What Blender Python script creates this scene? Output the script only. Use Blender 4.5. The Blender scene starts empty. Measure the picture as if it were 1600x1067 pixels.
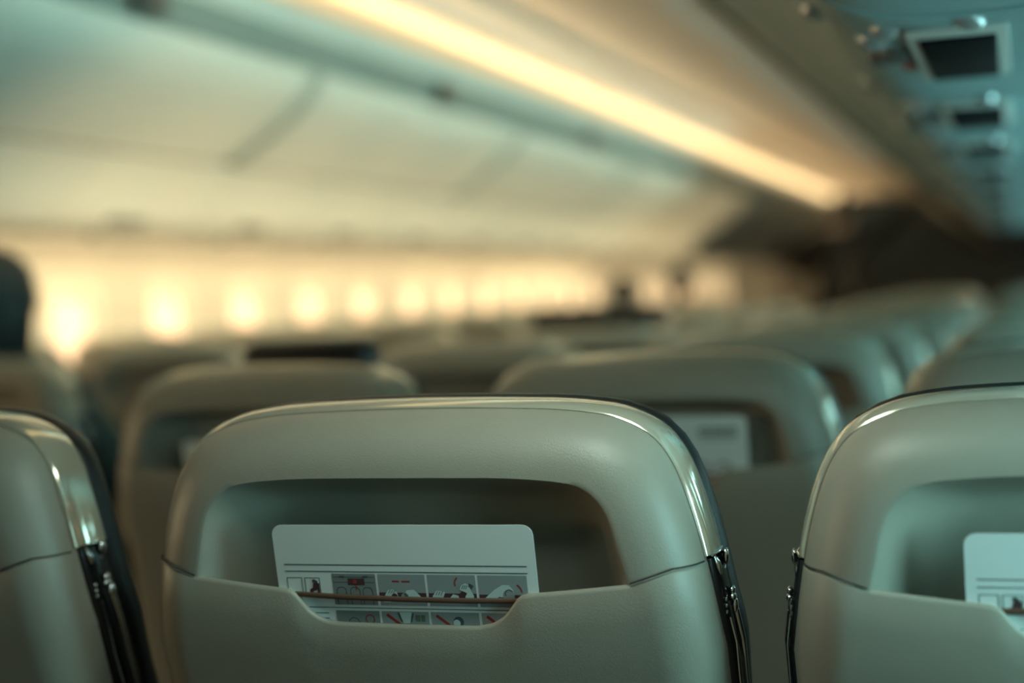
import bpy, bmesh, math, random
from mathutils import Vector, Matrix
random.seed(4)
S = bpy.context.scene
COL = S.collection
PI = math.pi

# ------------------------------------------------------------------ materials
def mat(name, col, rough=.5, metal=0., bump=0., bscale=200., var=0., vscale=8., emit=None, estr=0., coat=0., spec=.5):
    m = bpy.data.materials.new(name); m.use_nodes = True
    nt = m.node_tree; b = nt.nodes['Principled BSDF']
    b.inputs['Base Color'].default_value = (*col, 1)
    b.inputs['Roughness'].default_value = rough
    b.inputs['Metallic'].default_value = metal
    b.inputs['Specular IOR Level'].default_value = spec
    b.inputs['Coat Weight'].default_value = coat
    tc = nt.nodes.new('ShaderNodeTexCoord')
    if var:
        n = nt.nodes.new('ShaderNodeTexNoise'); n.inputs['Scale'].default_value = vscale; n.inputs['Detail'].default_value = 5
        r = nt.nodes.new('ShaderNodeMix'); r.data_type = 'RGBA'
        r.inputs['A'].default_value = (*[c*(1-var) for c in col], 1); r.inputs['B'].default_value = (*[min(1, c*(1+var)) for c in col], 1)
        nt.links.new(tc.outputs['Object'], n.inputs['Vector'])
        nt.links.new(n.outputs['Fac'], r.inputs['Factor']); nt.links.new(r.outputs['Result'], b.inputs['Base Color'])
    if bump:
        n = nt.nodes.new('ShaderNodeTexNoise'); n.inputs['Scale'].default_value = bscale; n.inputs['Detail'].default_value = 3
        bp = nt.nodes.new('ShaderNodeBump'); bp.inputs['Strength'].default_value = bump; bp.inputs['Distance'].default_value = .001
        nt.links.new(tc.outputs['Object'], n.inputs['Vector'])
        nt.links.new(n.outputs['Fac'], bp.inputs['Height']); nt.links.new(bp.outputs['Normal'], b.inputs['Normal'])
    if emit:
        b.inputs['Emission Color'].default_value = (*emit, 1); b.inputs['Emission Strength'].default_value = estr
    return m

M = dict(
 shell=mat('greige shell', (.34, .315, .255), .40, bump=.25, bscale=900, var=.04, vscale=30),
 wallb=mat('dark rear wall', (.10, .11, .11), .5), recess=mat('recess plastic', (.34, .335, .30), .5, bump=.15, bscale=900),
 trim=mat('glossy bezel', (.80, .73, .58), .14, metal=.55, coat=.6),
 chrome=mat('chrome', (.82, .82, .8), .08, metal=1.),
 leather=mat('black leather', (.012, .012, .012), .45, bump=.4, bscale=500),
 gloss=mat('black gloss plastic', (.012, .013, .014), .16),
 frame=mat('grey seat metal', (.2, .2, .2), .35, metal=.8),
 bar=mat('copper band', (.16, .09, .06), .4, metal=.3),
 fabric=mat('dark fabric', (.03, .03, .032), .9, bump=.5, bscale=700),
 paper=mat('card paper', (.80, .86, .83), .35, var=.03, vscale=4),
 ink=mat('card ink', (.07, .10, .10), .5), grey=mat('card grey', (.22, .25, .25), .45), lgrey=mat('card light grey', (.30, .34, .34), .45),
 red=mat('card red', (.33, .04, .035), .5), skinp=mat('card pale figure', (.55, .68, .66), .45), green=mat('card olive', (.13, .17, .12), .5), maroon=mat('card maroon', (.08, .04, .045), .5),
 bin=mat('bin white', (.66, .66, .60), .45, var=.02, vscale=2),
 rail=mat('bin rail grey', (.21, .245, .225), .4), latch=mat('latch dark', (.05, .045, .04), .35), divider=mat('bin divider grey', (.40, .44, .40), .5),
 wall=mat('sidewall cream', (.56, .53, .46), .55, var=.03, vscale=3), ceil=mat('ceiling white', (.72, .71, .66), .5, var=.02, vscale=2),
 floor=mat('carpet', (.05, .05, .055), .95, bump=.6, bscale=300, var=.2, vscale=60),
 psu=mat('service panel grey', (.31, .47, .48), .45, var=.03, vscale=6), dark=mat('dark gap', (.02, .02, .02), .8),
 sign=mat('dark sign glass', (.004, .005, .008), .5, spec=.08), lens=mat('lens', (.75, .78, .78), .1, metal=.6), nozzle=mat('nozzle grey', (.16, .15, .14), .35), redb=mat('call button red', (.35, .08, .06), .35),
 cove=mat('cove diffuser', (.02, .018, .012), .6, emit=(1., .77, .39), estr=.92, spec=.1),
 wframe=mat('window frame', (.74, .71, .62), .5), shade=mat('shade', (.6, .58, .5), .6),
 curtain=mat('charcoal divider', (.07, .065, .06), .8, bump=.4, bscale=80), hair=mat('dark hair', (.016, .011, .009), .55, bump=.8, bscale=160), hairb=mat('black hair', (.012, .02, .02), .5, bump=.8, bscale=160),
 skin=mat('skin', (.42, .26, .19), .5), shirt=mat('dark shirt', (.006, .0055, .0055), .85, bump=.4, bscale=300), teal=mat('teal sweater', (.03, .07, .075), .85, bump=.4, bscale=300), trousers=mat('dark trousers', (.012, .012, .014), .85), shoe=mat('black shoe', (.01, .01, .01), .4),
)
gm = bpy.data.materials.new('window pane'); gm.use_nodes = True
nt = gm.node_tree; nt.nodes.clear()
o_ = nt.nodes.new('ShaderNodeOutputMaterial'); mx = nt.nodes.new('ShaderNodeMixShader'); tr = nt.nodes.new('ShaderNodeBsdfTransparent'); gl = nt.nodes.new('ShaderNodeBsdfGlossy')
gl.inputs['Roughness'].default_value = .03; tr.inputs['Color'].default_value = (.98, .98, .97, 1); mx.inputs[0].default_value = .04
nt.links.new(tr.outputs[0], mx.inputs[1]); nt.links.new(gl.outputs[0], mx.inputs[2]); nt.links.new(mx.outputs[0], o_.inputs[0])
M['glass'] = gm

# ------------------------------------------------------------------ mesh helpers
def link(name, me, parent=None, loc=(0, 0, 0)):
    o = bpy.data.objects.new(name, me); COL.objects.link(o); o.location = loc
    if parent: o.parent = parent
    return o
def obj(name, bm, mats, parent=None, smooth=True, loc=(0, 0, 0), ang=40):
    bmesh.ops.recalc_face_normals(bm, faces=bm.faces)
    me = bpy.data.meshes.new(name); bm.to_mesh(me); bm.free()
    for m in (mats if isinstance(mats, (list, tuple)) else [mats]): me.materials.append(m)
    if smooth:
        me.polygons.foreach_set('use_smooth', [True]*len(me.polygons))
        me.set_sharp_from_angle(angle=math.radians(ang))
    return link(name, me, parent, loc)
def thing(name, label, cat, loc=(0, 0, 0), group=None):
    o = bpy.data.objects.new(name, None); COL.objects.link(o); o.location = loc; o.empty_display_size = .1
    return tag(o, label, cat, group)
def tag(o, label, cat, group=None):
    o['label'] = label; o['category'] = cat
    if group: o['group'] = group
    return o
def struct(o): o['kind'] = 'structure'; return o
def grid(bm, rows, closed=False, mi=0, flip=False):
    V = [[bm.verts.new(p) for p in r] for r in rows]
    n = len(rows[0])
    for a, b in zip(V, V[1:]):
        for i in range(n if closed else n-1):
            j = (i+1) % n
            try:
                f = bm.faces.new((a[i], a[j], b[j], b[i])); f.material_index = mi
            except ValueError: pass
    return V
def box(bm, x0, x1, y0, y1, z0, z1, bev=0., mi=0, seg=2):
    vs = [bm.verts.new((x, y, z)) for x in (x0, x1) for y in (y0, y1) for z in (z0, z1)]
    fs = [bm.faces.new([vs[i] for i in q]) for q in ((0, 1, 3, 2), (4, 6, 7, 5), (0, 4, 5, 1), (2, 3, 7, 6), (0, 2, 6, 4), (1, 5, 7, 3))]
    for f in fs: f.material_index = mi
    if bev:
        es = list({e for f in fs for e in f.edges})
        bmesh.ops.bevel(bm, geom=es, offset=bev, segments=seg, affect='EDGES', profile=.5)
def tube(bm, pts, r, n=10, mi=0, cap=True):
    pts = [Vector(p) for p in pts]; rs = r if isinstance(r, (list, tuple)) else [r]*len(pts)
    rings = []
    for i, p in enumerate(pts):
        d = (pts[min(i+1, len(pts)-1)]-pts[max(i-1, 0)]).normalized()
        a = d.cross(Vector((0, 0, 1)) if abs(d.z) < .9 else Vector((1, 0, 0))).normalized(); b = d.cross(a)
        rings.append([p+rs[i]*(math.cos(t)*a+math.sin(t)*b) for t in [2*PI*k/n for k in range(n)]])
    V = grid(bm, rings, True, mi)
    if cap:
        for q in (V[0], V[-1]):
            f = bm.faces.new(q); f.material_index = mi
def disc(bm, c, r, h, n=20, axis=(0, 0, -1), mi=0):
    c = Vector(c); a = Vector(axis).normalized()
    tube(bm, [c, c+a*h*.7, c+a*h], [r, r, r*.8], n, mi)
def ball(bm, c, s, n=12, mi=0):
    r = bmesh.ops.create_uvsphere(bm, u_segments=n, v_segments=n//2+2, radius=1)
    for v in r['verts']: v.co = Vector((v.co.x*s[0]+c[0], v.co.y*s[1]+c[1], v.co.z*s[2]+c[2]))
    for f in {f for v in r['verts'] for f in v.link_faces}: f.material_index = mi
def interp(P, n):
    """Catmull-Rom smoothed polyline resampled to n points at equal arc length."""
    P = [Vector(p) for p in P]; out = []
    Q = [2*P[0]-P[1]]+P+[2*P[-1]-P[-2]]
    for i in range(1, len(Q)-2):
        p0, p1, p2, p3 = Q[i-1:i+3]
        for k in range(12):
            t = k/12
            out.append(.5*((2*p1)+(p2-p0)*t+(2*p0-5*p1+4*p2-p3)*t*t+(3*p1-p0-3*p2+p3)*t**3))
    out.append(P[-1])
    L = [0]
    for a, b in zip(out, out[1:]): L.append(L[-1]+(b-a).length)
    res = []; j = 0
    for k in range(n):
        s = L[-1]*k/(n-1)
        while j < len(L)-2 and L[j+1] < s: j += 1
        t = (s-L[j])/max(L[j+1]-L[j], 1e-9); res.append(out[j].lerp(out[j+1], min(1, t)))
    return res
def bake(o):
    dg = bpy.context.evaluated_depsgraph_get(); me = bpy.data.meshes.new_from_object(o.evaluated_get(dg))
    return me

# ------------------------------------------------------------------ seat
RAKE = math.tan(math.radians(5))
def sy(y, z):
    d = max(0, .98-z)
    return y+(1.05-z)*RAKE+1.3*max(0, z-1.0)**2+(1.4*d*d if d < .13 else 1.4*.0169+(d-.13)*.06)
# half outline of the bezel (half width, height), from the seam up over the top
HALF = [(.2478, .93), (.2435, .9573), (.2375, .9918), (.2305, 1.0246), (.2205, 1.0572), (.2115, 1.0762), (.1995, 1.0916), (.184, 1.1022), (.163, 1.1105), (.142, 1.1143), (.112, 1.1172), (.056, 1.1190), (0, 1.1196)]
RECH = [(.1925, .90), (.187, .94), (.1805, .9833), (.1755, 1.0057), (.1705, 1.0264), (.1635, 1.042), (.1495, 1.0549), (.130, 1.0600), (.09, 1.0629), (.045, 1.0634), (0, 1.0634)]
def arch(h):
    return [(-u, z) for u, z in h]+[(u, z) for u, z in reversed(h[:-1])]
NA = 97
def offs(P, d):
    """offset an arch inward by d"""
    out = []
    for i, p in enumerate(P):
        a = P[max(i-1, 0)]; b = P[min(i+1, len(P)-1)]; t = (b-a).normalized()
        out.append(p+Vector((t.y, -t.x))*d)
    return out
T = interp([(u, z) for u, z in arch(HALF)], NA)
RC = interp([(u, z) for u, z in arch(RECH)], NA)
SH = offs(T, .0065)
ED = .045          # depth of the shell's rounded edge
def halfw(z):
    h = [(.2465, .30), (.247, .60), (.248, .80)]+HALF[:4]
    for (u0, z0), (u1, z1) in zip(h, h[1:]):
        if z <= z1: return u0+(u1-u0)*max(0, (z-z0)/(z1-z0))
    return h[-1][0]
def V3(u, y, z): return (u, sy(y, z), z)
def edge_depth(t, tau): return ED*(1-math.sqrt(max(0, 1-(1-t/tau)**2))) if t < tau else 0.

def make_seat_meshes():
    R = {}
    bm = bmesh.new(); rows = []
    rows.append([V3(p.x, ED+.012, p.y) for p in offs(T, .012)])
    for t in [0, .012, .03, .06, .1, .16, .24, .34, .46, .6, .72, .84, .93]:
        rows.append([V3(a.x*(1-t)+b.x*t, edge_depth(t, .86), a.y*(1-t)+b.y*t) for a, b in zip(SH, RC)])
    # recess: soft lip, slanted wall, floor
    wall = [(0, .0), (.02, .0006), (.06, .003), (.14, .009), (.28, .018), (.45, .027), (.62, .034), (.8, .039), (1, .041)]
    FL = [Vector((p.x*.70, p.y-.020 if p.y > 1.0 else p.y-.020*max(0, (p.y-.90)/.1))) for p in RC]
    for t, y in wall:
        rows.append([V3(a.x*(1-t)+b.x*t, y, a.y*(1-t)+b.y*t) for a, b in zip(RC, FL)])
    for t in (.25, .5, .75, .97):
        rows.append([V3(b.x*(1-t), .041+.002*t, b.y*(1-t)+.90*t) for b in FL])
    grid(bm, rows); R['shell'] = bm
    # bezel band
    bm = bmesh.new(); k0 = next(i for i, p in enumerate(T) if p.y > .997); Tb = T[k0:NA-k0]
    prof = [(.0078, ED-.001), (.0064, ED-.0045), (.0048, ED-.0040), (.0022, ED+.0002), (.0006, ED+.006), (0, ED+.012), (0, ED+.022), (.0003, ED+.032), (.0015, ED+.038), (.006, ED+.040)]
    grid(bm, [[V3(p.x, y, p.y) for p in offs(Tb, o)] for o, y in prof]); R['trim'] = bm
    # pocket panel
    bm = bmesh.new(); cols = []
    NC = 121
    def ztop(u):
        a = abs(u)
        pts = [(0, .9485), (.058, .9490), (.070, .9515), (.080, .9575), (.088, .9670), (.0925, .9725), (.0975, .9750), (.13, .9783), (.1805, .9840), (.2125, .9945), (.26, .996)]
        for (u0, z0), (u1, z1) in zip(pts, pts[1:]):
            if a <= u1: return z0+(z1-z0)*(a-u0)/(u1-u0)
        return .996
    def pedge(s, z):
        w = halfw(z)-.0065; d = w*(1-abs(s)); r = .042
        return ED*(1-math.sqrt(max(0, 1-(1-d/r)**2))) if d < r else 0.
    rows = []
    ss = [math.sin(PI/2*(-1+2*i/(NC-1)))*.35+(-1+2*i/(NC-1))*.65 for i in range(NC)]
    lip = [(.010, -.030), (.0065, -.004), (.0045, -.0006), (.0018, 0.), (-.0004, -.0012), (-.0014, -.0035)]
    for dy, dz in lip:
        r = []
        for s in ss:
            u = s*(halfw(.985)-.0062); z = ztop(u)+dz
            r.append(V3(s*(halfw(z)-.0062), pedge(s, z)+dy, z))
        rows.append(r)
    for t in (.04, .1, .2, .35, .5, .7, .85, 1):
        r = []
        for s in ss:
            u = s*(halfw(.985)-.0062); z0 = ztop(u)-.0035; z = z0*(1-t)+.34*t
            r.append(V3(s*(halfw(z)-.0062), pedge(s, z)-.0014-.012*math.sin(min(1, t*1.6)*PI/2)*(1-s*s), z))
        rows.append(r)
    grid(bm, rows); R['pocket'] = bm
    # shade of the seam groove drawn as a dark tube beside the pocket mouth
    for q in (-1, 1):
        bm = bmesh.new(); pts = []
        for i in range(15):
            u = q*(.1815+(halfw(.992)-.0075-.1815)*i/14); z = ztop(u)+.0006
            pts.append(V3(u, pedge(u/(halfw(z)-.0062), z)-.0012, z))
        tube(bm, pts, .00065, 6); R['seam%d' % q] = bm
    # band across the pocket
    bm = bmesh.new()
    tube(bm, [V3(-.097, .004, .9705), V3(-.05, .0002, .9695), V3(0, -.0005, .9690), V3(.05, .0002, .9688), V3(.097, .004, .9690)], .0022, 8); R['bar'] = bm
    # front cushion of the backrest
    bm = bmesh.new(); CT = interp([(u, z) for u, z in arch([(.240, .45), (.242, .7), (.245, .85)]+HALF)], NA)
    prof = [(.010, .079), (.002, .081), (-.0008, .086), (-.0012, .092), (-.0006, .099), (.003, .108), (.012, .117), (.03, .125), (.06, .130), (.10, .132)]
    rows = [[V3(p.x, y, p.y) for p in offs(CT, o)] for o, y in prof]
    rows.append([V3(p.x*.4, .128, .45+(p.y-.45)*.75) for p in CT]); rows.append([V3(0, .128, .46+.3*(p.y-.45)) for p in CT])
    grid(bm, rows); R['cushion'] = bm
    for s in (-1, 1):
        # glossy side cover below the bezel
        bm = bmesh.new(); rows = []
        for z in (.996, .99, .97, .95, .92, .88, .8, .6, .42):
            w = halfw(z)
            rows.append([V3(s*(w-.009), ED-.002, z), V3(s*(w-.0035), ED, z), V3(s*(w-.0005), ED+.006, z), V3(s*(w+.0008), ED+.018, z), V3(s*(w+.0008), ED+.030, z), V3(s*(w-.002), ED+.036, z)])
        grid(bm, rows); R['side%d' % s] = bm
        # coat hook
        bm = bmesh.new(); w = halfw(1.0)
        ball(bm, V3(s*(w+.0048), ED+.022, .9945), (.0026, .0050, .0066))
        tube(bm, [V3(s*(w+.0005), ED+.021, .984), V3(s*(w+.0030), ED+.021, .986), V3(s*(w+.0046), ED+.022, .992)], .0018, 8)
        tube(bm, [V3(s*(w-.002), ED+.006, .9965), V3(s*(w+.0008), ED+.007, .991), V3(s*(w+.0015), ED+.008, .983)], [.0022, .0030, .0024], 8)
        tube(bm, [V3(s*(w-.002), ED+.002, .9985), V3(s*(w+.001), ED+.012, .9995), V3(s*(w+.001), ED+.026, 1.0005)], .0014, 8); R['hook%d' % s] = bm
        # hinge latch with bright pin and strip below
        bm = bmesh.new(); w = halfw(.965)
        ball(bm, V3(s*(w+.0026), ED+.018, .9690), (.0026, .0048, .0034)); ball(bm, V3(s*(w+.0028), ED+.017, .9640), (.0030, .0055, .0034))
        ball(bm, V3(s*(w+.0030), ED+.022, .9555), (.0028, .0048, .0070))
        for q in range(3): ball(bm, V3(s*(w-.0002), ED+.004, .9640-.0050*q), (.0012, .0017, .0018), 8)
        R['latch%d' % s] = bm
        bm = bmesh.new()
        tube(bm, [V3(s*(halfw(z)+.0012), ED+.021, z) for z in (.953, .93, .90, .86, .80)], [.0030, .0028, .0026, .0024, .002], 8)
        tube(bm, [V3(s*(halfw(z)-.0008), ED+.005, z) for z in (.950, .93, .90, .86, .80)], .0009, 6); R['strip%d' % s] = bm
        # seat armrest and legs
    bm = bmesh.new(); box(bm, -.225, .225, .20, .60, .37, .47, .03, seg=4); R['seat_cushion'] = bm
    bm = bmesh.new(); box(bm, -.225, .225, .14, .58, .33, .372, .008); R['seat_pan'] = bm
    for s in (-1, 1):
        bm = bmesh.new(); box(bm, s*.236-.011, s*.236+.011, .17, .50, .575, .61, .012, seg=3); box(bm, s*.236-.008, s*.236+.008, .17, .23, .33, .58, .005); R['arm%d' % s] = bm
        bm = bmesh.new(); tube(bm, [(s*.17, .54, .34), (s*.17, .52, .0)], .016, 10); tube(bm, [(s*.17, .20, .34), (s*.17, .16, .0)], .016, 10)
        tube(bm, [(s*.17, .54, .06), (s*.17, .17, .06)], .010, 8); R['leg%d' % s] = bm
    return R
SM = make_seat_meshes()
SPEC = [('back_shell', 'shell', M['shell']), ('bezel', 'trim', M['trim']), ('pocket_panel', 'pocket', M['shell']), ('pocket_band', 'bar', M['bar']), ('seam_line', 'seam-1', M['dark']), ('seam_line', 'seam1', M['dark']), ('backrest_cushion', 'cushion', M['leather']),
        ('side_cover', 'side-1', M['gloss']), ('side_cover', 'side1', M['gloss']), ('coat_hook', 'hook-1', M['chrome']), ('coat_hook', 'hook1', M['chrome']), ('hinge_latch', 'latch-1', M['chrome']), ('hinge_latch', 'latch1', M['chrome']),
        ('side_strip', 'strip-1', M['chrome']), ('side_strip', 'strip1', M['chrome']), ('seat_cushion', 'seat_cushion', M['leather']), ('seat_pan', 'seat_pan', M['frame']), ('armrest', 'arm-1', M['gloss']), ('armrest', 'arm1', M['gloss']), ('leg', 'leg-1', M['frame']), ('leg', 'leg1', M['frame'])]
PL = {'bezel': 'shiny pale bezel around the seat back', 'pocket_band': 'thin copper brown band across the pocket opening', 'backrest_cushion': 'black leather backrest cushion', 'coat_hook': 'small chrome coat hook', 'hinge_latch': 'bright chrome hinge latch', 'side_strip': 'thin chrome strip', 'side_cover': 'glossy black side cover'}
SEAT_ME = {}
for nm, key, m in SPEC:
    bm = SM[key]; bmesh.ops.recalc_face_normals(bm, faces=bm.faces)
    me = bpy.data.meshes.new(key); bm.to_mesh(me); bm.free(); me.materials.append(m)
    me.polygons.foreach_set('use_smooth', [True]*len(me.polygons)); me.set_sharp_from_angle(angle=math.radians(45)); SEAT_ME[key] = me
FARPARTS = {'back_shell', 'bezel', 'pocket_panel', 'backrest_cushion', 'side_cover', 'seat_cushion', 'leg'}
def seat(x, y, label, near=True, dz=0., tilt=0.):
    r = thing('airline_seat', label, 'seat', (x, y, 0), 'airline seats in rows')
    for nm, key, m in SPEC:
        if not near and nm not in FARPARTS: continue
        c = link(nm, SEAT_ME[key], r)
        if near and nm in PL: c['label'] = PL[nm]
    r.rotation_euler.x = tilt
    return r

PITCH = .74; Y1 = 1.05
DX = {'aisle': .025, 'middle': .013, 'window': .010}
ORD = ['front', 'second', 'third', 'fourth', 'fifth', 'sixth', 'seventh', 'eighth', 'ninth', 'tenth', 'eleventh', 'twelfth', 'thirteenth', 'fourteenth', 'fifteenth', 'sixteenth', 'seventeenth', 'eighteenth']
XR = {'aisle': .388, 'middle': .942, 'window': 1.475}
XL = {'aisle': -.66, 'middle': -1.21, 'window': -1.76}
SPECIAL = {('r', 0, 'middle'): 'sharply focused greige seat back in the centre with safety card in its pocket',
           ('r', 0, 'aisle'): 'nearest seat back cut off by the left edge, black cushion and chrome side showing',
           ('r', 0, 'window'): 'nearest seat back cut off by the right edge, white card in its pocket',
           ('r', 1, 'middle'): 'blurred seat back directly ahead of the sharp centre seat, with a card in its pocket',
           ('r', 1, 'aisle'): 'blurred seat back with raised black headrest, behind upper left of the sharp centre seat',
           ('r', 1, 'window'): 'blurred seat back just behind the nearest right edge seat',
           ('l', 2, 'aisle'): 'blurred brownish seat back at the left edge across the aisle'}
ROWS_R = {'aisle': range(0, 7), 'middle': range(0, 11), 'window': range(0, 11)}
ROWS_L = {'aisle': range(2, 13), 'middle': range(3, 13), 'window': range(4, 13)}
TILT = {}
def seat_label(s, k, c):
    if (s, k, c) in SPECIAL: return SPECIAL[(s, k, c)]
    side = 'right of the aisle' if s == 'r' else 'left of the aisle'
    return 'greige seat back %s, %s column, %s row ahead' % (side, c, ORD[k]) + (', raised black headrest' if s == 'r' and c == 'aisle' and k == 3 else '')
for c, rr in ROWS_R.items():
    for k in rr: seat(XR[c]+DX[c]*min(k, 4), Y1+PITCH*k, seat_label('r', k, c), k < 7)
for c, rr in ROWS_L.items():
    for k in rr: seat(XL[c], Y1+PITCH*k, seat_label('l', k, c), k < 6)

# two seats of the inner column have their dark adjustable headrests pulled up
for k, zt, xa, xb in ((1, 1.149, -.075, .130), (3, 1.160, -.165, .165)):
    x, y = XR['aisle']+DX['aisle']*k, Y1+PITCH*k
    o = next(o for o in bpy.data.objects if o.name.startswith('airline_seat') and abs(o.location.x-x)+abs(o.location.y-y) < .01)
    bm = bmesh.new(); box(bm, xa, xb, .105, .165, 1.00, zt, .024, seg=4)
    h = obj('headrest', bm, M['leather'], o); h['label'] = 'raised black headrest'

# ------------------------------------------------------------------ safety cards
def poly(bm, pts, mi, lift, W=410., sc=.218/410.):
    vs = [bm.verts.new(((x-W/2)*sc, -lift, -y*sc)) for x, y in pts]
    f = bm.faces.new(vs); f.material_index = mi
    f.normal_update()
    if f.normal.y > 0: f.normal_flip()
    return f
def rect(bm, x0, y0, x1, y1, mi, l, sk=0.): poly(bm, [(x0, y0), (x1, y0), (x1+sk, y1), (x0+sk, y1)], mi, l)
def stroke(bm, pts, w, mi, l):
    for (x0, y0), (x1, y1) in zip(pts, pts[1:]):
        d = math.hypot(x1-x0, y1-y0) or 1; nx, ny = -(y1-y0)/d*w/2, (x1-x0)/d*w/2
        poly(bm, [(x0+nx, y0+ny), (x1+nx, y1+ny), (x1-nx, y1-ny), (x0-nx, y0-ny)], mi, l)
def arc(cx, cy, r, a0, a1, n=8): return [(cx+r*math.cos(math.radians(a0+(a1-a0)*i/n)), cy+r*math.sin(math.radians(a0+(a1-a0)*i/n))) for i in range(n+1)]
INK, GREY, LGREY, RED, PALE, GREEN, MAROON = 1, 2, 3, 4, 5, 6, 7
def card_mesh(kind):
    bm = bmesh.new(); Wd, Ht, r = 410., 250., 16.
    out = arc(r, r, r, 180, 270, 6)+arc(Wd-r, r, r, 270, 360, 6)+arc(Wd-r, Ht-r, r, 0, 90, 6)+arc(r, Ht-r, r, 90, 180, 6)
    sc = .218/410.
    f1 = [bm.verts.new(((x-Wd/2)*sc, 0, -y*sc)) for x, y in out]; f2 = [bm.verts.new(((x-Wd/2)*sc, .0007, -y*sc)) for x, y in out]
    bm.faces.new(f1); bm.faces.new(list(reversed(f2)))
    for i in range(len(out)): j = (i+1) % len(out); bm.faces.new((f1[i], f2[i], f2[j], f1[j]))
    a, b, c, d = .0002, .0003, .0004, .0005
    if kind == 'plain':
        for i, (x, w) in enumerate(((300, 24), (328, 16), (348, 12), (364, 22))): rect(bm, x, 26, x+w, 46, INK, a); rect(bm, x+5, 32, x+w-4, 40, 0, b)
        rect(bm, 300, 52, 386, 56, LGREY, a)
        for x0 in (200, 250, 300, 350): stroke(bm, arc(x0, 128, 18, 180, 350), 5, INK, a); stroke(bm, [(x0-16, 140), (x0+22, 118)], 5, GREY, b)
        rect(bm, 240, 150, 330, 162, RED, a); rect(bm, 30, 110, 150, 114, INK, a); rect(bm, 30, 124, 150, 128, INK, a)
        return bm
    rect(bm, 14, 60.5, 396, 62.2, INK, a); rect(bm, 14, 71, 396, 72.6, INK, a)
    # two small boxes
    for x0 in (16, 45):
        stroke(bm, [(x0, 82), (x0+24, 82), (x0+24, 108), (x0, 108), (x0, 82)], 1.1, INK, a)
    for p in ([(61, 86), (65, 86), (66, 96), (63, 101), (57, 103), (56, 107), (51, 107), (52, 100), (57, 97), (58, 91)],): poly(bm, p, MAROON, b)
    poly(bm, arc(60, 87, 3.2, 0, 360, 9)[:-1], INK, c); rect(bm, 64, 90, 68, 107, MAROON, b)
    X = [(90, 160), (164, 238), (242, 316), (320, 394)]
    for i, (x0, x1) in enumerate(X): rect(bm, x0, 75, x1, 123, GREY if i == 0 else LGREY, a, 0)
    # first panel: cabin with an overhead exit sign block
    x0, x1 = X[0]
    stroke(bm, [(x0+2, 80), (x1-2, 80)], 1, INK, b); stroke(bm, [(x0+2, 88), (x1-2, 88)], 1, INK, b); rect(bm, x0+12, 78, x0+20, 81, INK, c); rect(bm, x1-20, 78, x1-12, 81, INK, c)
    rect(bm, x0+26, 82, x1-18, 92, MAROON, c); rect(bm, x0+33, 84, x0+40, 90, RED, d); rect(bm, x0+37, 92, x0+39, 99, RED, c)
    for q in (x0+6, x0+28, x0+48): stroke(bm, [(q, 123), (q, 100), (q+3, 96), (q+12, 96), (q+15, 100), (q+15, 123)], 1.3, INK, b)
    # second: two hands joining a buckle
    x0, x1 = X[1]
    rect(bm, x0, 103, x1, 116, MAROON, b)
    rect(bm, x0+22, 84.5, x0+33, 87, RED, b); rect(bm, x0+37, 84.5, x0+50, 87, RED, b)
    poly(bm, [(x0+6, 118), (x0+9, 106), (x0+14, 99), (x0+22, 98), (x0+28, 102), (x0+30, 110), (x0+25, 107), (x0+19, 108), (x0+17, 118)], PALE, c)
    poly(bm, [(x0+38, 106), (x0+44, 99), (x0+55, 98), (x0+64, 107), (x0+71, 118), (x0+60, 118), (x0+54, 109), (x0+44, 112)], PALE, c)
    for q in (18, 22, 26): stroke(bm, [(x0+q-4, 104), (x0+q, 99)], .9, INK, d)
    poly(bm, arc(x0+40, 109, 6, 0, 360, 10)[:-1], LGREY, c); poly(bm, arc(x0+24, 109, 5, 0, 360, 10)[:-1], MAROON, d)
    # third: hands pulling the strap
    x0, x1 = X[2]
    rect(bm, x0, 103, x1, 116, MAROON, b)
    stroke(bm, arc(x0+53, 88, 11, 160, 235, 6), 2, RED, c)
    poly(bm, [(x0+2, 118), (x0+6, 107), (x0+12, 99), (x0+18, 99), (x0+26, 101), (x0+22, 110), (x0+18, 118)], PALE, c)
    for q in (11, 15, 19): stroke(bm, [(x0+q, 106), (x0+q+3, 100)], .9, INK, d)
    poly(bm, [(x0+32, 110), (x0+38, 104), (x0+46, 106), (x0+47, 112), (x0+38, 114)], PALE, c)
    stroke(bm, [(x0+47, 108), (x0+56, 100), (x0+66, 92)], 6, MAROON, c)
    poly(bm, [(x0+48, 97), (x0+52, 90), (x0+58, 87), (x0+64, 90), (x0+66, 98), (x0+70, 106), (x0+68, 118), (x0+58, 118), (x0+56, 108), (x0+60, 102)], PALE, d)
    poly(bm, [(x0+64, 87), (x0+71, 91), (x0+67, 96), (x0+62, 92)], INK, d)
    for q in (52, 55, 58): stroke(bm, [(x0+q, 96), (x0+q+3, 90)], .9, INK, .0006)
    # fourth: forearm and a hand opening the buckle
    x0, x1 = X[3]
    rect(bm, x0, 104, x1, 117, MAROON, b)
    poly(bm, [(x0+2, 118), (x0+10, 108), (x0+24, 96), (x0+36, 89), (x0+46, 89), (x0+52, 96), (x0+54, 106), (x0+46, 103), (x0+40, 108), (x0+30, 107), (x0+20, 114), (x0+15, 118)], PALE, c)
    poly(bm, arc(x0+45, 105, 9, 0, 360, 12)[:-1], LGREY, d); stroke(bm, arc(x0+46, 102, 6, 150, 330, 8), 1.3, INK, .0006)
    stroke(bm, arc(x0+52, 100, 13, -60, 0, 6), 2, RED, c)
    # second row of panels, seen below the band
    rect(bm, 14, 127, 396, 128.3, INK, a)
    T = 132
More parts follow.
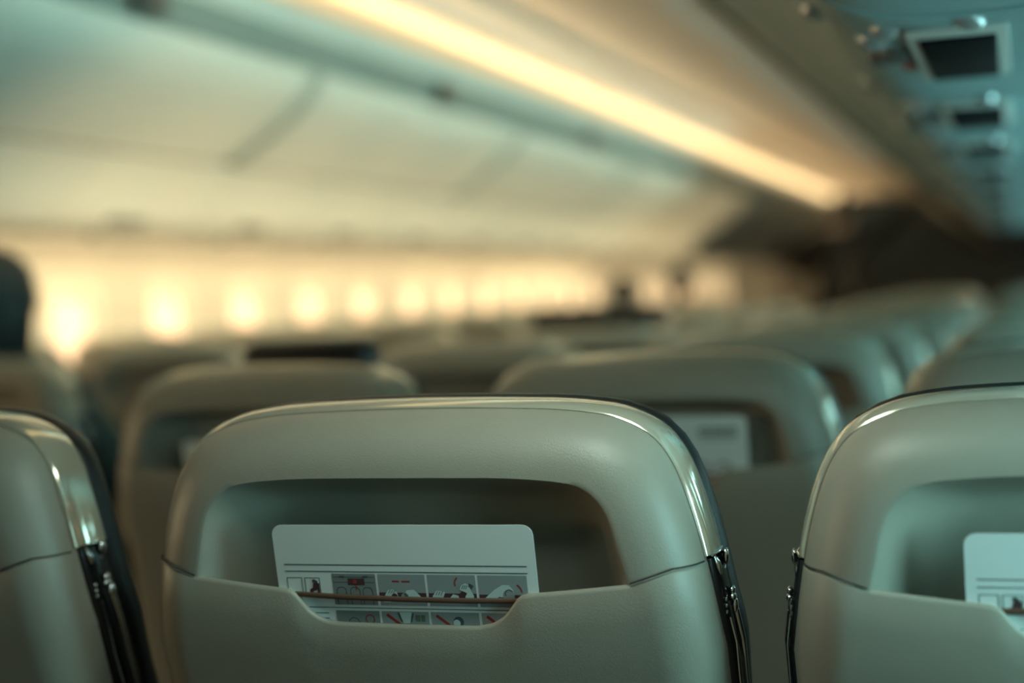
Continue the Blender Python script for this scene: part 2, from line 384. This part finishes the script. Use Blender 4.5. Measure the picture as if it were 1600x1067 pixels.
    for i, (x0, x1) in enumerate(X):
        rect(bm, x0, T, x1, 200, LGREY if i else GREY, a)
        stroke(bm, [(x0+8, T+5), (x0+30, T+22)], 4.5, RED, b) if i else stroke(bm, arc(x0+54, T+13, 7, 0, 360, 10), 1.6, RED, b)
        if i == 0: stroke(bm, arc(x0+28, T+20, 9, 180, 360), 1.6, INK, b)
    x0 = X[1][0]; poly(bm, [(x0+28, T+1), (x0+48, T+1), (x0+43, T+18), (x0+33, T+18)], PALE, c); stroke(bm, [(x0+26, T+2), (x0+31, T+16)], 2, INK, c); stroke(bm, [(x0+50, T+2), (x0+46, T+16)], 1.5, INK, c); rect(bm, x0+54, T+5, x0+68, T+15, GREEN, c); rect(bm, x0+60.5, T+4, x0+61.5, T+16, LGREY, d)
    x0 = X[2][0]; poly(bm, arc(x0+42, T+14, 8, 0, 360, 12)[:-1], INK, c); poly(bm, arc(x0+39, T+16, 5.5, 0, 360, 12)[:-1], PALE, d); rect(bm, x0+34, T+23, x0+52, T+45, MAROON, c)
    for q in (T+4, T+12): rect(bm, 22, q, 78, q+1.3, INK, a)
    return bm
CARDM = [M['paper'], M['ink'], M['grey'], M['lgrey'], M['red'], M['skinp'], M['green'], M['maroon']]
def card(kind, x, y, ztop, label, lean=9., yaw=0., roll=0., me=None):
    if me is None:
        o = obj('safety_card', card_mesh(kind), CARDM, smooth=False)
    else: o = link('safety_card', me)
    o.location = (x, y, ztop); o.rotation_euler = (math.radians(lean), math.radians(roll), math.radians(yaw))
    return tag(o, label, 'safety card', 'safety cards in seat pockets')
c0 = card('pict', .942, 1.052, 1.0275, 'white safety card with belt drawings in the sharp centre seat pocket', roll=-.4)
card('pict', 1.468, 1.052, 1.0245, 'pale safety card in the pocket of the seat at the right edge', me=c0.data)
c1 = card('plain', .975, 1.05+PITCH, 1.042, 'blurred white card with dark lettering in the seat pocket ahead of the centre seat')
card('pict', .413, 1.052+PITCH, 1.02, 'blurred card in the pocket of the seat behind the upper left of the centre seat', me=c0.data)

# ------------------------------------------------------------------ cabin shell
YA, YF = -2.0, 19.5
def sweep(name, prof, y0, y1, m, parent=None, n=2, thick=None, smooth=True, ang=40):
    bm = bmesh.new()
    ys = [y0+(y1-y0)*i/(n-1) for i in range(n)]
    V = grid(bm, [[(x, y, z) for x, z in prof] for y in ys])
    if thick:
        pr = offs([Vector(p) for p in prof], thick)
        W = grid(bm, [[(p.x, y, p.y) for p in pr] for y in ys])
        for A, B in ((V[0], W[0]), (V[-1], W[-1])):
            for i in range(len(A)-1): bm.faces.new((A[i], A[i+1], B[i+1], B[i]))
        for i in (0, -1):
            for k in range(n-1): bm.faces.new((V[k][i], V[k+1][i], W[k+1][i], W[k][i]))
    return obj(name, bm, m, parent, smooth, ang=ang)
def slab(name, x0, x1, y0, y1, z0, z1, m, parent=None, bev=0.):
    bm = bmesh.new(); box(bm, x0, x1, y0, y1, z0, z1, bev); return obj(name, bm, m, parent, True)
struct(slab('floor', -2.2, 1.95, YA, YF, -.06, 0, M['floor']))
struct(slab('wall_back', -2.2, 1.95, YA-.06, YA, 0, 2.45, M['wallb']))  # unseen; coloured dark to keep bounce off the seat backs
struct(slab('wall_front', -2.2, 1.95, YF, YF+.06, 0, 2.45, M['wall']))
struct(sweep('ceiling', [(x, 2.285-.05*(x/.34)**2) for x in [-.34+.68*i/12 for i in range(13)]], YA, YF, M['ceil'], thick=-.03))
# sidewalls with window openings
WXL, WXR = 2.10, 1.83
WY0, WP, WZ0, WZ1, WH = 3.51*1.62, 3.50*.1975, .915, 1.285, .132
WYS = [WY0+WP*k for k in range(-12, 23)]
WYS = [y for y in WYS if YA+.25 < y < YF-.25]
def sidewall(name, s):
    bm = bmesh.new()
    X = WXL if s < 0 else WXR
    up = interp([(X, WZ1+.03), (X-.004, 1.34), (X-.03, 1.40), (X-.09, 1.445), (X-.2, 1.472)], 10)
    lo = interp([(X, WZ0-.03), (X, .8), (X-.002, .4), (X-.006, 0)], 10)
    def quad(prof, y0, y1): grid(bm, [[(s*p[0], y, p[1]) for p in prof] for y in (y0, y1)])
    quad([(p.x, p.y) for p in up], YA, YF); quad([(p.x, p.y) for p in lo], YA, YF)
    e = YA
    for y in WYS: quad([(X, WZ0-.03), (X, WZ1+.03)], e, y-WH-.03); e = y+WH+.03
    quad([(X, WZ0-.03), (X, WZ1+.03)], e, YF)
    # outer skin
    for a, b in ((0, WZ0-.03), (WZ1+.03, 2.45)): quad([(X+.034, a), (X+.034, b)], YA, YF)
    e = YA
    for y in WYS: quad([(X+.034, WZ0-.03), (X+.034, WZ1+.03)], e, y-WH-.03); e = y+WH+.03
    quad([(X+.034, WZ0-.03), (X+.034, WZ1+.03)], e, YF)
    bmesh.ops.remove_doubles(bm, verts=bm.verts, dist=1e-5)
    return struct(obj(name, bm, M['wall']))
sidewall('wall_left', -1); sidewall('wall_right', 1)
struct(sweep('trim_1', [(-2.16, 2.44), (1.88, 2.44)], YA, YF, M['dark'], thick=-.03))
def rrect(hw, hh, r, n=6):
    P = []
    for cx, cy, a in ((hw-r, hh-r, 0), (-hw+r, hh-r, 90), (-hw+r, -hh+r, 180), (hw-r, -hh+r, 270)): P += arc(cx, cy, r, a, a+90, n)
    return P
def window_meshes():
    zc = (WZ0+WZ1)/2; hh = (WZ1-WZ0)/2
    bm = bmesh.new(); rows = []
    n = 6
    # flange on the wall, reveal, glazing seat, outer return (x measured outwards)
    for hw, h, r, x in ((WH+.045, hh+.045, .075, .0), (WH+.040, hh+.040, .07, -.006), (WH+.02, hh+.02, .08, -.004), (WH+.006, hh+.006, .085, .008), (WH, hh, .08, .018), (WH-.002, hh-.002, .08, .033)):
        rows.append([(x, a, zc+b) for a, b in rrect(hw, h, r, n)])
    grid(bm, rows, True); fme = bm
    bm = bmesh.new(); P = rrect(WH-.006, hh-.006, .08, n)
    bm.faces.new([bm.verts.new((.022, a, zc+b)) for a, b in P]); bm.faces.new([bm.verts.new((.025, a, zc+b)) for a, b in reversed(P)]); pme = bm
    bm = bmesh.new(); box(bm, .012, .015, -WH+.03, WH-.03, WZ1-.026, WZ1-.006); box(bm, .008, .013, -.05, .05, WZ1-.028, WZ1-.020, .002); sme = bm
    bm = bmesh.new(); box(bm, .012, .015, -WH+.008, WH-.008, WZ0+.008, WZ1-.006, .001); dme = bm
    return fme, sme, pme, dme
wm = window_meshes(); wme = []
for bm, k in zip(wm, ('wframe', 'shade', 'glass', 'shade')):
    bmesh.ops.recalc_face_normals(bm, faces=bm.faces); me = bpy.data.meshes.new('window_'+k); bm.to_mesh(me); bm.free(); me.materials.append(M[k]); wme.append(me)
n = 1
for s in (-1, 1):
    for y in WYS:
        w = struct(link('window_%d' % n, wme[0], None, (s*(WXL if s < 0 else WXR), y, 0))); n += 1
        if s < 0: w.rotation_euler.z = PI
        link('shade', wme[3 if y < 0 else 1], w); link('pane', wme[2], w)  # full blinds behind the camera are added to darken that end, unseen
# overhead bins
BY0, BL = 4.30-2.05*3, 2.05
binp = interp([(-.62, 2.095), (-.632, 2.065), (-.645, 2.028)], 5)
door = [(p.x, p.y) for p in interp([(.668, 1.93), (.69, 1.885), (.735, 1.835), (.80, 1.785), (.90, 1.72), (1.0, 1.66)], 22)]
doorR = [(p.x, p.y) for p in interp([(.668, 1.93), (.69, 1.885), (.735, 1.832), (.80, 1.792)], 16)]
def make_bin(s, y0, label):
    r = thing('overhead_bin', label, 'overhead bin', (s*.9, y0+BL/2, 1.9), 'overhead bins on the %s' % ('left' if s < 0 else 'right'))
    L = (BL-.10)/2
    def sw(name, prof, a, b, m, th): 
        o = sweep(name, [(s*x-s*.9, z-1.9) for x, z in prof], a, b, m, r, thick=th*(1 if s < 0 else -1)); return o
    sw('door', door if s < 0 else doorR, -L, L, M['bin'], .02)
    sw('valance', [(.62, 2.095), (.632, 2.065), (.648, 2.030)], -L-.05, L+.05, M['bin'], .02)
    rl = sw('rail', [(.650, 2.030), (.655, 2.020), (.655, 1.945), (.666, 1.931)], -L-.05, L+.05, M['rail'], .02)
    dv = [(.668, 1.93), (.695, 1.89), (.74, 1.84), (.80, 1.792)]+([(.90, 1.728), (1.0, 1.668)] if s < 0 else [])
    for a, b in ((-L-.05, -L), (L, L+.05)): sw('divider', [(x+.003, z+.004) for x, z in dv], a, b, M['divider'], .02)
    if s > 0:
        e = sw('edge_strip', [(.780, 1.808), (.790, 1.799), (.804, 1.793), (.815, 1.797)], -L-.05, L+.05, M['dark'], .004); e['label'] = 'dark strip along the lower bin edge'  # dark line drawn along the lower door edge
    bm = bmesh.new(); box(bm, -.272*(1 if s > 0 else -1)-.012, -.272*(1 if s > 0 else -1)+.016, -.07, .07, .045, .115, .008)
    sx = (.640-.9)*s
    for v in bm.verts: v.co.x = v.co.x
    o = obj('latch', bm, M['latch'], rl); o['label'] = 'dark latch handle'
    bm = bmesh.new(); x0, x1 = sorted((s*.84-s*.9, s*1.45-s*.9)); box(bm, x0, x1, -L-.05, L+.05, -.02, .30); obj('body', bm, M['bin'], r, False)
    return r
for s in (-1, 1):
    k = 0; y = BY0
    while y < YF-1:
        if s < 0: lab = 'curved white overhead bin on the left, %s from the camera' % ORD[k] if k else 'curved white overhead bin on the left nearest the camera'
        else: lab = 'overhead bin on the right, seen from below, %s along its row' % ORD[k]
        if y+BL <= YF: make_bin(s, y, lab)
        y += BL; k += 1

# cove lights
def cove(s, label):
    r = thing('cove_light', label, 'light', (s*.5, (1.0+YF)/2, 2.12))
    h = (YF-1.0)/2-.02
    def sw(name, prof, m, th): return sweep(name, [(s*(x-.5), z-2.12) for x, z in prof], -h, h, m, r, thick=th*(1 if s < 0 else -1))
    d = sw('diffuser', [(.612, 2.105), (.56, 2.118), (.50, 2.140), (.45, 2.166)], M['cove'], .01)
    d['label'] = 'glowing warm yellow diffuser'
    sw('cornice', [(.448, 2.166), (.43, 2.18), (.40, 2.205), (.36, 2.222), (.335, 2.232)], M['ceil'], .012)
    return r
cove(-1, 'long glowing yellow cove light strip above the left overhead bins'); cove(1, 'cove light strip above the right overhead bins')

# passenger service units
def psu(s, y0, L, label, ln):
    r = thing('service_unit', label, 'service panel', (s*1.3, y0+L/2, 1.45), 'passenger service units on the %s' % ('left' if s < 0 else 'right'))
    h = L/2-(.012 if s > 0 else .003)
    X = lambda x: s*(x-1.3)
    prof = [(1.02, 1.652), (1.09, 1.60), (1.16, 1.535), (1.22, 1.478), (1.27, 1.452), (1.34, 1.445), (1.42, 1.445), (1.60, 1.456)]
    if s < 0: prof[-1] = (1.93, 1.457)
    if s > 0: prof = [(.822, 1.790), (.90, 1.728), (.96, 1.69)]+prof
    prof = [(p.x, p.y) for p in interp(prof, 26)]
    sweep('panel', [(X(x), z-1.45) for x, z in prof], -h, h, M['psu'] if s > 0 else M['bin'], r, thick=.012*(1 if s < 0 else -1))
    yl = -L/2
    if s > 0:
        bm = bmesh.new(); box(bm, X(1.300), X(1.400), yl+.08, yl+.43, -.0125, -.004, .004); sf = obj('sign_frame', bm, M['bin'], r)
        bm = bmesh.new(); box(bm, X(1.312), X(1.388), yl+.10, yl+.41, -.016, -.010, .003); g = obj('sign_panel', bm, M['sign'], sf); g['label'] = 'dark glass sign panel'
        pts = dict(n=[(1.283, .245, .020), (1.262, .30, .016)], l=[(1.262, .20, .020), (1.283, .095, .017), (1.365, .050, .016), (1.20, .21, .018)])
    else:
        bm = bmesh.new(); box(bm, X(1.235), X(1.200), -.10, .10, .02, .052, .008)
        o = obj('reading_light_pod', bm, M['nozzle'], r)
        pts = dict(n=[(1.30, -.06+L/2, .018), (1.34, .0+L/2, .018)], l=[(1.30, .08+L/2, .016)])
    def zat(x):
        for (a, za), (b, zb) in zip(prof, prof[1:]):
            if a <= x <= b: return za+(zb-za)*(x-a)/(b-a)
        return 1.445
    for x, y, rad in pts['n']:
        bm = bmesh.new(); c = (X(x), yl+y, zat(x)-1.45+.004)
        tube(bm, [c, (c[0], c[1], c[2]-.012), (c[0], c[1], c[2]-.016), (c[0], c[1], c[2]-.010)], [rad, rad, rad*.75, rad*.45], 18); obj('air_nozzle', bm, M['nozzle'], r)
    for x, y, rad in pts['l']:
        bm = bmesh.new(); c = (X(x), yl+y, zat(x)-1.45+.004); ball(bm, c, (rad, rad, .014), 14); obj('reading_light', bm, M['lens'], r)
    if s > 0:
        bm = bmesh.new(); disc(bm, (X(1.290), yl+.345, zat(1.29)-1.45+.004), .009, .012, 12); b = obj('call_button', bm, M['redb'], r); b['label'] = 'small red call button'
        bm = bmesh.new(); box(bm, X(1.06), X(1.25), yl+.02, yl+.035, .01, .02); bm.free()
    return r
PY = 1.467-.675*3
for k in range(14): psu(1, PY+.675*k, .675, 'grey service panel under the right bins, %s from the camera' % (ORD[k-2] if k > 2 else ['behind the camera', 'just behind the camera', 'directly overhead'][k]) + (' with dark sign' if k > 2 else ''), 0)
LPS = .80; LP0 = 4.02-LPS/2-LPS*4
for k in range(20): psu(-1, LP0+LPS*k, LPS, 'white service panel with light pod under the left bins, %s along' % (ORD[k] if k < 18 else ['nineteenth', 'twentieth'][k-18]), 0)
PB = [(1.02, 1.665), (1.09, 1.614), (1.16, 1.549), (1.22, 1.492), (1.27, 1.465), (1.34, 1.457), (1.42, 1.457), (1.66, 1.469)]
struct(sweep('trim_3', [(.83, 1.90), (.823, 1.80), (.905, 1.74), (.965, 1.702)]+PB, YA, YF, M['dark']))
struct(sweep('trim_4', [(-x, z) for x, z in [(1.02, 1.75)]+PB[:-1]+[(1.95, 1.469)]], YA, YF, M['dark']))

# dark class divider far ahead on the right
dv = thing('cabin_divider', 'dark charcoal partition far ahead right of the aisle', 'partition', (.95, 13.0, 0))
bm = bmesh.new(); pp = [(-.84, 0), (.72, 0), (.72, 1.41), (.30, 1.42), (.05, 1.57), (-.16, 1.72), (-.30, 1.86), (-.84, 1.90)]
q1 = [bm.verts.new((x, -.02, z)) for x, z in pp]; q2 = [bm.verts.new((x, .02, z)) for x, z in pp]; bm.faces.new(q1); bm.faces.new(q2[::-1])
for i in range(len(pp)): j = (i+1) % len(pp); bm.faces.new((q1[i], q2[i], q2[j], q1[j]))
obj('panel', bm, M['curtain'], dv, False); slab('edge_post', -.88, -.835, -.03, .03, 0, 1.90, M['curtain'], dv, .008)

# ------------------------------------------------------------------ people
def skinmesh(name, J, E, m, parent=None, sub=2, root=0):
    keys = list(J); me = bpy.data.meshes.new(name)
    me.from_pydata([J[k][0] for k in keys], [(keys.index(a), keys.index(b)) for a, b in E], [])
    o = link(name, me); md = o.modifiers.new('s', 'SKIN'); md.use_smooth_shade = True
    for i, k in enumerate(keys):
        r = J[k][1]; r = r if isinstance(r, tuple) else (r, r)
        me.skin_vertices[0].data[i].radius = r; me.skin_vertices[0].data[i].use_root = (i == root)
    o.modifiers.new('d', 'SUBSURF').levels = sub
    bpy.context.view_layer.update()
    b = bake(o); b.name = name; bpy.data.objects.remove(o)
    b.materials.clear(); b.materials.append(m)
    b.polygons.foreach_set('use_smooth', [True]*len(b.polygons))
    return link(name, b, parent)
def chain(*k): return list(zip(k, k[1:]))
def hand(J, E, s, tag_, wrist, dirv, side):
    d = Vector(dirv).normalized(); sd = Vector(side).normalized(); w = Vector(wrist); up = d.cross(sd)
    J['palm'+tag_] = (tuple(w+d*.05), (.032, .018)); E.append(('wrist'+tag_, 'palm'+tag_))
    for i, (o, l) in enumerate(((-.027, .062), (-.009, .074), (.010, .070), (.027, .055))):
        a = w+d*.095+sd*o; b = a+d*l*.5+up*.012; c = a+d*l*.85+up*.034
        for q, p, r in (('a', a, .0095), ('b', b, .009), ('c', c, .0075)): J['f%d%s%s' % (i, q, tag_)] = (tuple(p), r)
        E += chain('palm'+tag_, 'f%da%s' % (i, tag_), 'f%db%s' % (i, tag_), 'f%dc%s' % (i, tag_))
    a = w+d*.045-sd*.045; b = a+d*.035-sd*.012+up*.012
    J['ta'+tag_] = (tuple(a), .011); J['tb'+tag_] = (tuple(b), .009); E += chain('palm'+tag_, 'ta'+tag_, 'tb'+tag_)
def hair_cap(parent, c, m, s=(.088, .105, .115), long=0.):
    bm = bmesh.new(); ball(bm, (0, 0, 0), s, 24)
    for v in bm.verts:
        p = v.co
        if p.y > .03 and p.z < .035: p.y = min(p.y, .035+.02*abs(p.x)/.08); 
        if p.z < -.03: p.x *= .86-long*.1
        p += p.normalized()*.006*math.sin(40*p.x+13*p.z)*math.sin(31*p.z+7*p.y)
        if p.y < 0 and p.z < -.02: p.z -= long
    return obj('hair', bm, m, parent, True, c, ang=180)
def seated(x, y, label, hairm, topm, h=0., lean=0., long=0.):
    # origin between the feet, facing forward (+y)
    r = thing('person', label, 'person', (x, y+.08, 0))
    J = {}; E = []; z = h
    J['pelvis'] = ((0, .235, .56), (.15, .11)); J['waist'] = ((0, .22, .70), (.125, .095)); J['chest'] = ((lean*.5, .20, .90+z*.7), (.15, .105)); J['shoulders'] = ((lean, .20, 1.02+z), (.085, .075))
    J['neck'] = ((lean, .205, 1.11+z), .052); J['jaw'] = ((lean, .225, 1.175+z), (.062, .068)); J['head'] = ((lean, .215, 1.245+z), (.078, .09)); J['crown'] = ((lean, .205, 1.29+z), (.055, .065)); J['nose'] = ((lean, .322, 1.215+z), .014)
    E += chain('pelvis', 'waist', 'chest', 'shoulders', 'neck', 'jaw', 'head', 'crown')+[('head', 'nose')]
    for s, t in ((-1, 'l'), (1, 'r')):
        J['ear'+t] = ((lean+s*.084, .215, 1.22+z), .016); E.append(('head', 'ear'+t))
        J['sh'+t] = ((lean+s*.165, .20, 1.0+z), .058); J['el'+t] = ((s*.20, .29, .76), .043); J['wrist'+t] = ((s*.12, .49, .645), .029)
        E += chain('shoulders', 'sh'+t, 'el'+t, 'wrist'+t); hand(J, E, s, t, J['wrist'+t][0], (-s*.2, .95, -.08), (1, 0, 0))
        J['hip'+t] = ((s*.095, .28, .555), .085); J['knee'+t] = ((s*.11, .60, .55), .06); J['ank'+t] = ((s*.11, .56, .09), .04); J['toe'+t] = ((s*.12, .72, .045), .032)
        E += chain('pelvis', 'hip'+t, 'knee'+t, 'ank'+t, 'toe'+t)
    skinmesh('body', J, E, M['skin'], r)
    keep = ['pelvis', 'waist', 'chest', 'shoulders']+[a+t for t in 'lr' for a in ('sh', 'el', 'wrist')]
    G = {k: (J[k][0], tuple(q+.012 for q in (J[k][1] if isinstance(J[k][1], tuple) else (J[k][1],)*2))) for k in keep}
    skinmesh('sweater', G, chain('pelvis', 'waist', 'chest', 'shoulders')+[e for t in 'lr' for e in chain('shoulders', 'sh'+t, 'el'+t, 'wrist'+t)], topm, r)
    keep = ['pelvis']+[a+t for t in 'lr' for a in ('hip', 'knee', 'ank')]
    G = {k: (J[k][0], tuple(q+.014 for q in (J[k][1] if isinstance(J[k][1], tuple) else (J[k][1],)*2))) for k in keep}
    skinmesh('trousers', G, [e for t in 'lr' for e in chain('pelvis', 'hip'+t, 'knee'+t, 'ank'+t)], M['trousers'], r)
    hair_cap(r, (lean, .205, 1.245+z), hairm, long=long)
    return r
def standing(x, y, label):
    r = thing('person', label, 'person', (x, y, 0)); J = {}; E = []
    J['pelvis'] = ((0, 0, .96), (.155, .115)); J['waist'] = ((.01, 0, 1.10), (.13, .10)); J['chest'] = ((.03, .0, 1.30), (.16, .115)); J['shoulders'] = ((.05, 0, 1.44), (.09, .075))
    J['neck'] = ((.06, .0, 1.53), .055); J['jaw'] = ((.085, .01, 1.60), (.064, .068)); J['head'] = ((.085, .005, 1.67), (.08, .09)); J['crown'] = ((.08, .0, 1.72), (.058, .066)); J['nose'] = ((.19, .03, 1.635), .014)
    E += chain('pelvis', 'waist', 'chest', 'shoulders', 'neck', 'jaw', 'head', 'crown')+[('head', 'nose')]
    arms = {'l': ((-.15, .0, 1.42), (-.28, .06, 1.20), (-.12, .22, 1.30), (.5, .3, .8), (0, 1, 0)), 'r': ((.24, .0, 1.44), (.46, .05, 1.56), (.60, .06, 1.72), (.35, 0, 1), (0, 1, 0))}
    for s, t in ((-1, 'l'), (1, 'r')):
        a = arms[t]
        J['ear'+t] = ((.08, s*.086, 1.645), .016); E.append(('head', 'ear'+t))
        J['sh'+t] = (a[0], .062); J['el'+t] = (a[1], .045); J['wrist'+t] = (a[2], .03); E += chain('shoulders', 'sh'+t, 'el'+t, 'wrist'+t); hand(J, E, s, t, a[2], a[3], a[4])
        J['hip'+t] = ((s*.09, 0, .90), .09); J['knee'+t] = ((s*.11, .02, .50), .06); J['ank'+t] = ((s*.12, -.01, .09), .042); J['toe'+t] = ((s*.14, .13, .045), .034)
        E += chain('pelvis', 'hip'+t, 'knee'+t, 'ank'+t, 'toe'+t)
    skinmesh('body', J, E, M['skin'], r)
    def cloth(name, keep, ed, m, th):
        G = {k: (J[k][0], tuple(q+th for q in (J[k][1] if isinstance(J[k][1], tuple) else (J[k][1],)*2))) for k in keep}
        skinmesh(name, G, ed, m, r)
    cloth('jacket', ['pelvis', 'waist', 'chest', 'shoulders']+[a+t for t in 'lr' for a in ('sh', 'el', 'wrist')], chain('pelvis', 'waist', 'chest', 'shoulders')+[e for t in 'lr' for e in chain('shoulders', 'sh'+t, 'el'+t, 'wrist'+t)], M['shirt'], .034)
    cloth('trousers', ['pelvis', 'waist']+[a+t for t in 'lr' for a in ('hip', 'knee', 'ank')], [('pelvis', 'waist')]+[e for t in 'lr' for e in chain('pelvis', 'hip'+t, 'knee'+t, 'ank'+t)], M['trousers'], .015)
    for s in (-1, 1):
        bm = bmesh.new(); ball(bm, (s*.13, .06, .045), (.05, .14, .045), 16); obj('shoe', bm, M['shoe'], r)
    hair_cap(r, (.075, -.005, 1.675), M['hair']); r.scale = (1.06,)*3
    return r
standing(-.03, 12.4, 'person in dark clothes standing in the aisle reaching up to the right bins')
seated(-.66, Y1+PITCH*2, 'person at the left edge across the aisle, back of dark teal head above the seat', M['hairb'], M['teal'], .0, -.12, .13)
seated(.463, Y1+PITCH*3, 'person right of the aisle, dark hair low behind the centre rows', M['hair'], M['shirt'], -.215)
seated(-.66, Y1+PITCH*9, 'person far ahead left of the aisle, small dark head against the bright windows', M['hair'], M['shirt'], -.08)
seated(-.66, Y1+PITCH*11, 'person farthest ahead left of the aisle, teal dark head beside window glow', M['hairb'], M['teal'], .0)

# ------------------------------------------------------------------ light
W = bpy.data.worlds.new('World'); S.world = W; W.use_nodes = True
nt = W.node_tree; bg = nt.nodes['Background']
tc = nt.nodes.new('ShaderNodeTexCoord'); sp = nt.nodes.new('ShaderNodeSeparateXYZ'); rp = nt.nodes.new('ShaderNodeValToRGB'); ma = nt.nodes.new('ShaderNodeMath'); ma.operation = 'MULTIPLY_ADD'; ma.inputs[1].default_value = .5; ma.inputs[2].default_value = .5
nt.links.new(tc.outputs['Generated'], sp.inputs[0]); nt.links.new(sp.outputs['X'], ma.inputs[0]); nt.links.new(ma.outputs[0], rp.inputs[0]); nt.links.new(rp.outputs[0], bg.inputs[0])
rp.color_ramp.elements[0].position = .40; rp.color_ramp.elements[0].color = (1., .66, .36, 1)
rp.color_ramp.elements[1].position = .62; rp.color_ramp.elements[1].color = (.20, .42, .43, 1)
bg.inputs[1].default_value = 2.6

def area(name, loc, rot, sx, sy_, power, col):
    l = bpy.data.lights.new(name, 'AREA'); l.shape = 'RECTANGLE'; l.size = sx; l.size_y = sy_; l.energy = power; l.color = col
    o = bpy.data.objects.new(name, l); COL.objects.link(o); o.location = loc; o.rotation_euler = rot
    return o
def aim(o, d): o.rotation_euler = Vector(d).to_track_quat('-Z', 'Y').to_euler()
WARM = (1., .78, .44); TEAL = (.34, .80, .84)
def strip(name, x, z, y0, y1, w, d, power, col):
    o = area(name, (x, (y0+y1)/2, z), (0, 0, 0), w, y1-y0, power, col)
    zz = -Vector(d).normalized(); yy = Vector((0, 1, 0)); xx = yy.cross(zz)
    o.rotation_euler = Matrix((xx, yy, zz)).transposed().to_euler(); return o
strip('sidewall_wash', -1.50, 1.43, 3.4, 19, .04, (-1, 0, -.30), 52, WARM)
o = strip('cove_level_strip', -.50, 2.105, 2.2, 19, .03, (.2, 0, 1), 130, (1., .64, .30)); o.data.spread = math.radians(160)
o = strip('cove_level_strip', .44, 2.15, 2.2, 14, .03, (0, 0, 1), 26, (.30, .92, .98)); o.data.spread = math.radians(152)  # added teal strip tinting the right side of the ceiling, no cove fitting
o = strip('cove_level_strip', .52, 2.09, 2.5, 10, .05, (-1, 0, -.16), 11.5, (.52, .95, .84)); o.data.spread = math.radians(62)  # added teal fill for the left bins; the coves themselves glow warm
o = area('seat_fill', (1.13, .85, 1.47), (0, 0, 0), .22, .10, 1.7, (.80, 1., .88)); aim(o, (-.15, 0, -1))  # added overhead fill for the nearest seat backs, no lit lamp there
for y in WYS:
    if -.2 < y < 12.5:
        w = y > 3.3
        o = area('daylight', (WXR+.045, y, 1.11), (0, 0, 0), .21, .30, 3.5 if w else (.5 if y < .45 else 5 if y < 1.2 else 1.2 if y < 1.9 else 4), WARM if w else TEAL); aim(o, (-1, 0, .085 if w else 0))
        if 3.3 < y < 9: p = area('daylight', (WXR+.046, y, 1.11), (0, 0, 0), .21, .30, 2., TEAL); aim(p, (-1, 0, 0))
        if w: o.data.spread = math.radians(32)
    if .1 < y < 1.2: o = area('daylight', (-WXL-.045, y, 1.11), (0, 0, 0), .21, .30, 6, WARM); aim(o, (1, 0, 0))

# ------------------------------------------------------------------ camera
cam = bpy.data.cameras.new('camera'); co = bpy.data.objects.new('camera', cam); COL.objects.link(co); S.camera = co
cam.sensor_width = 36; cam.lens = 2333/1600*36; cam.clip_start = .02; cam.clip_end = 100
R_ = Vector((.946, .320, -.045)); U_ = Vector((.033, .044, .999)); F_ = Vector((-.322, .946, -.031))
F_.normalize(); R_ = F_.cross(U_).normalized(); U_ = R_.cross(F_)
co.matrix_world = Matrix(((R_.x, U_.x, -F_.x, 1.40), (R_.y, U_.y, -F_.y, 0), (R_.z, U_.z, -F_.z, 1.20), (0, 0, 0, 1)))
cam.dof.use_dof = True; cam.dof.focus_distance = 1.145; cam.dof.aperture_fstop = 1.95

S.view_settings.view_transform = 'Standard'; S.view_settings.look = 'None'; S.view_settings.gamma = 1; S.view_settings.use_curve_mapping = False
S.view_settings.exposure = 0
S.cycles.use_denoising = True; S.cycles.max_bounces = 8; S.cycles.sample_clamp_indirect = 4
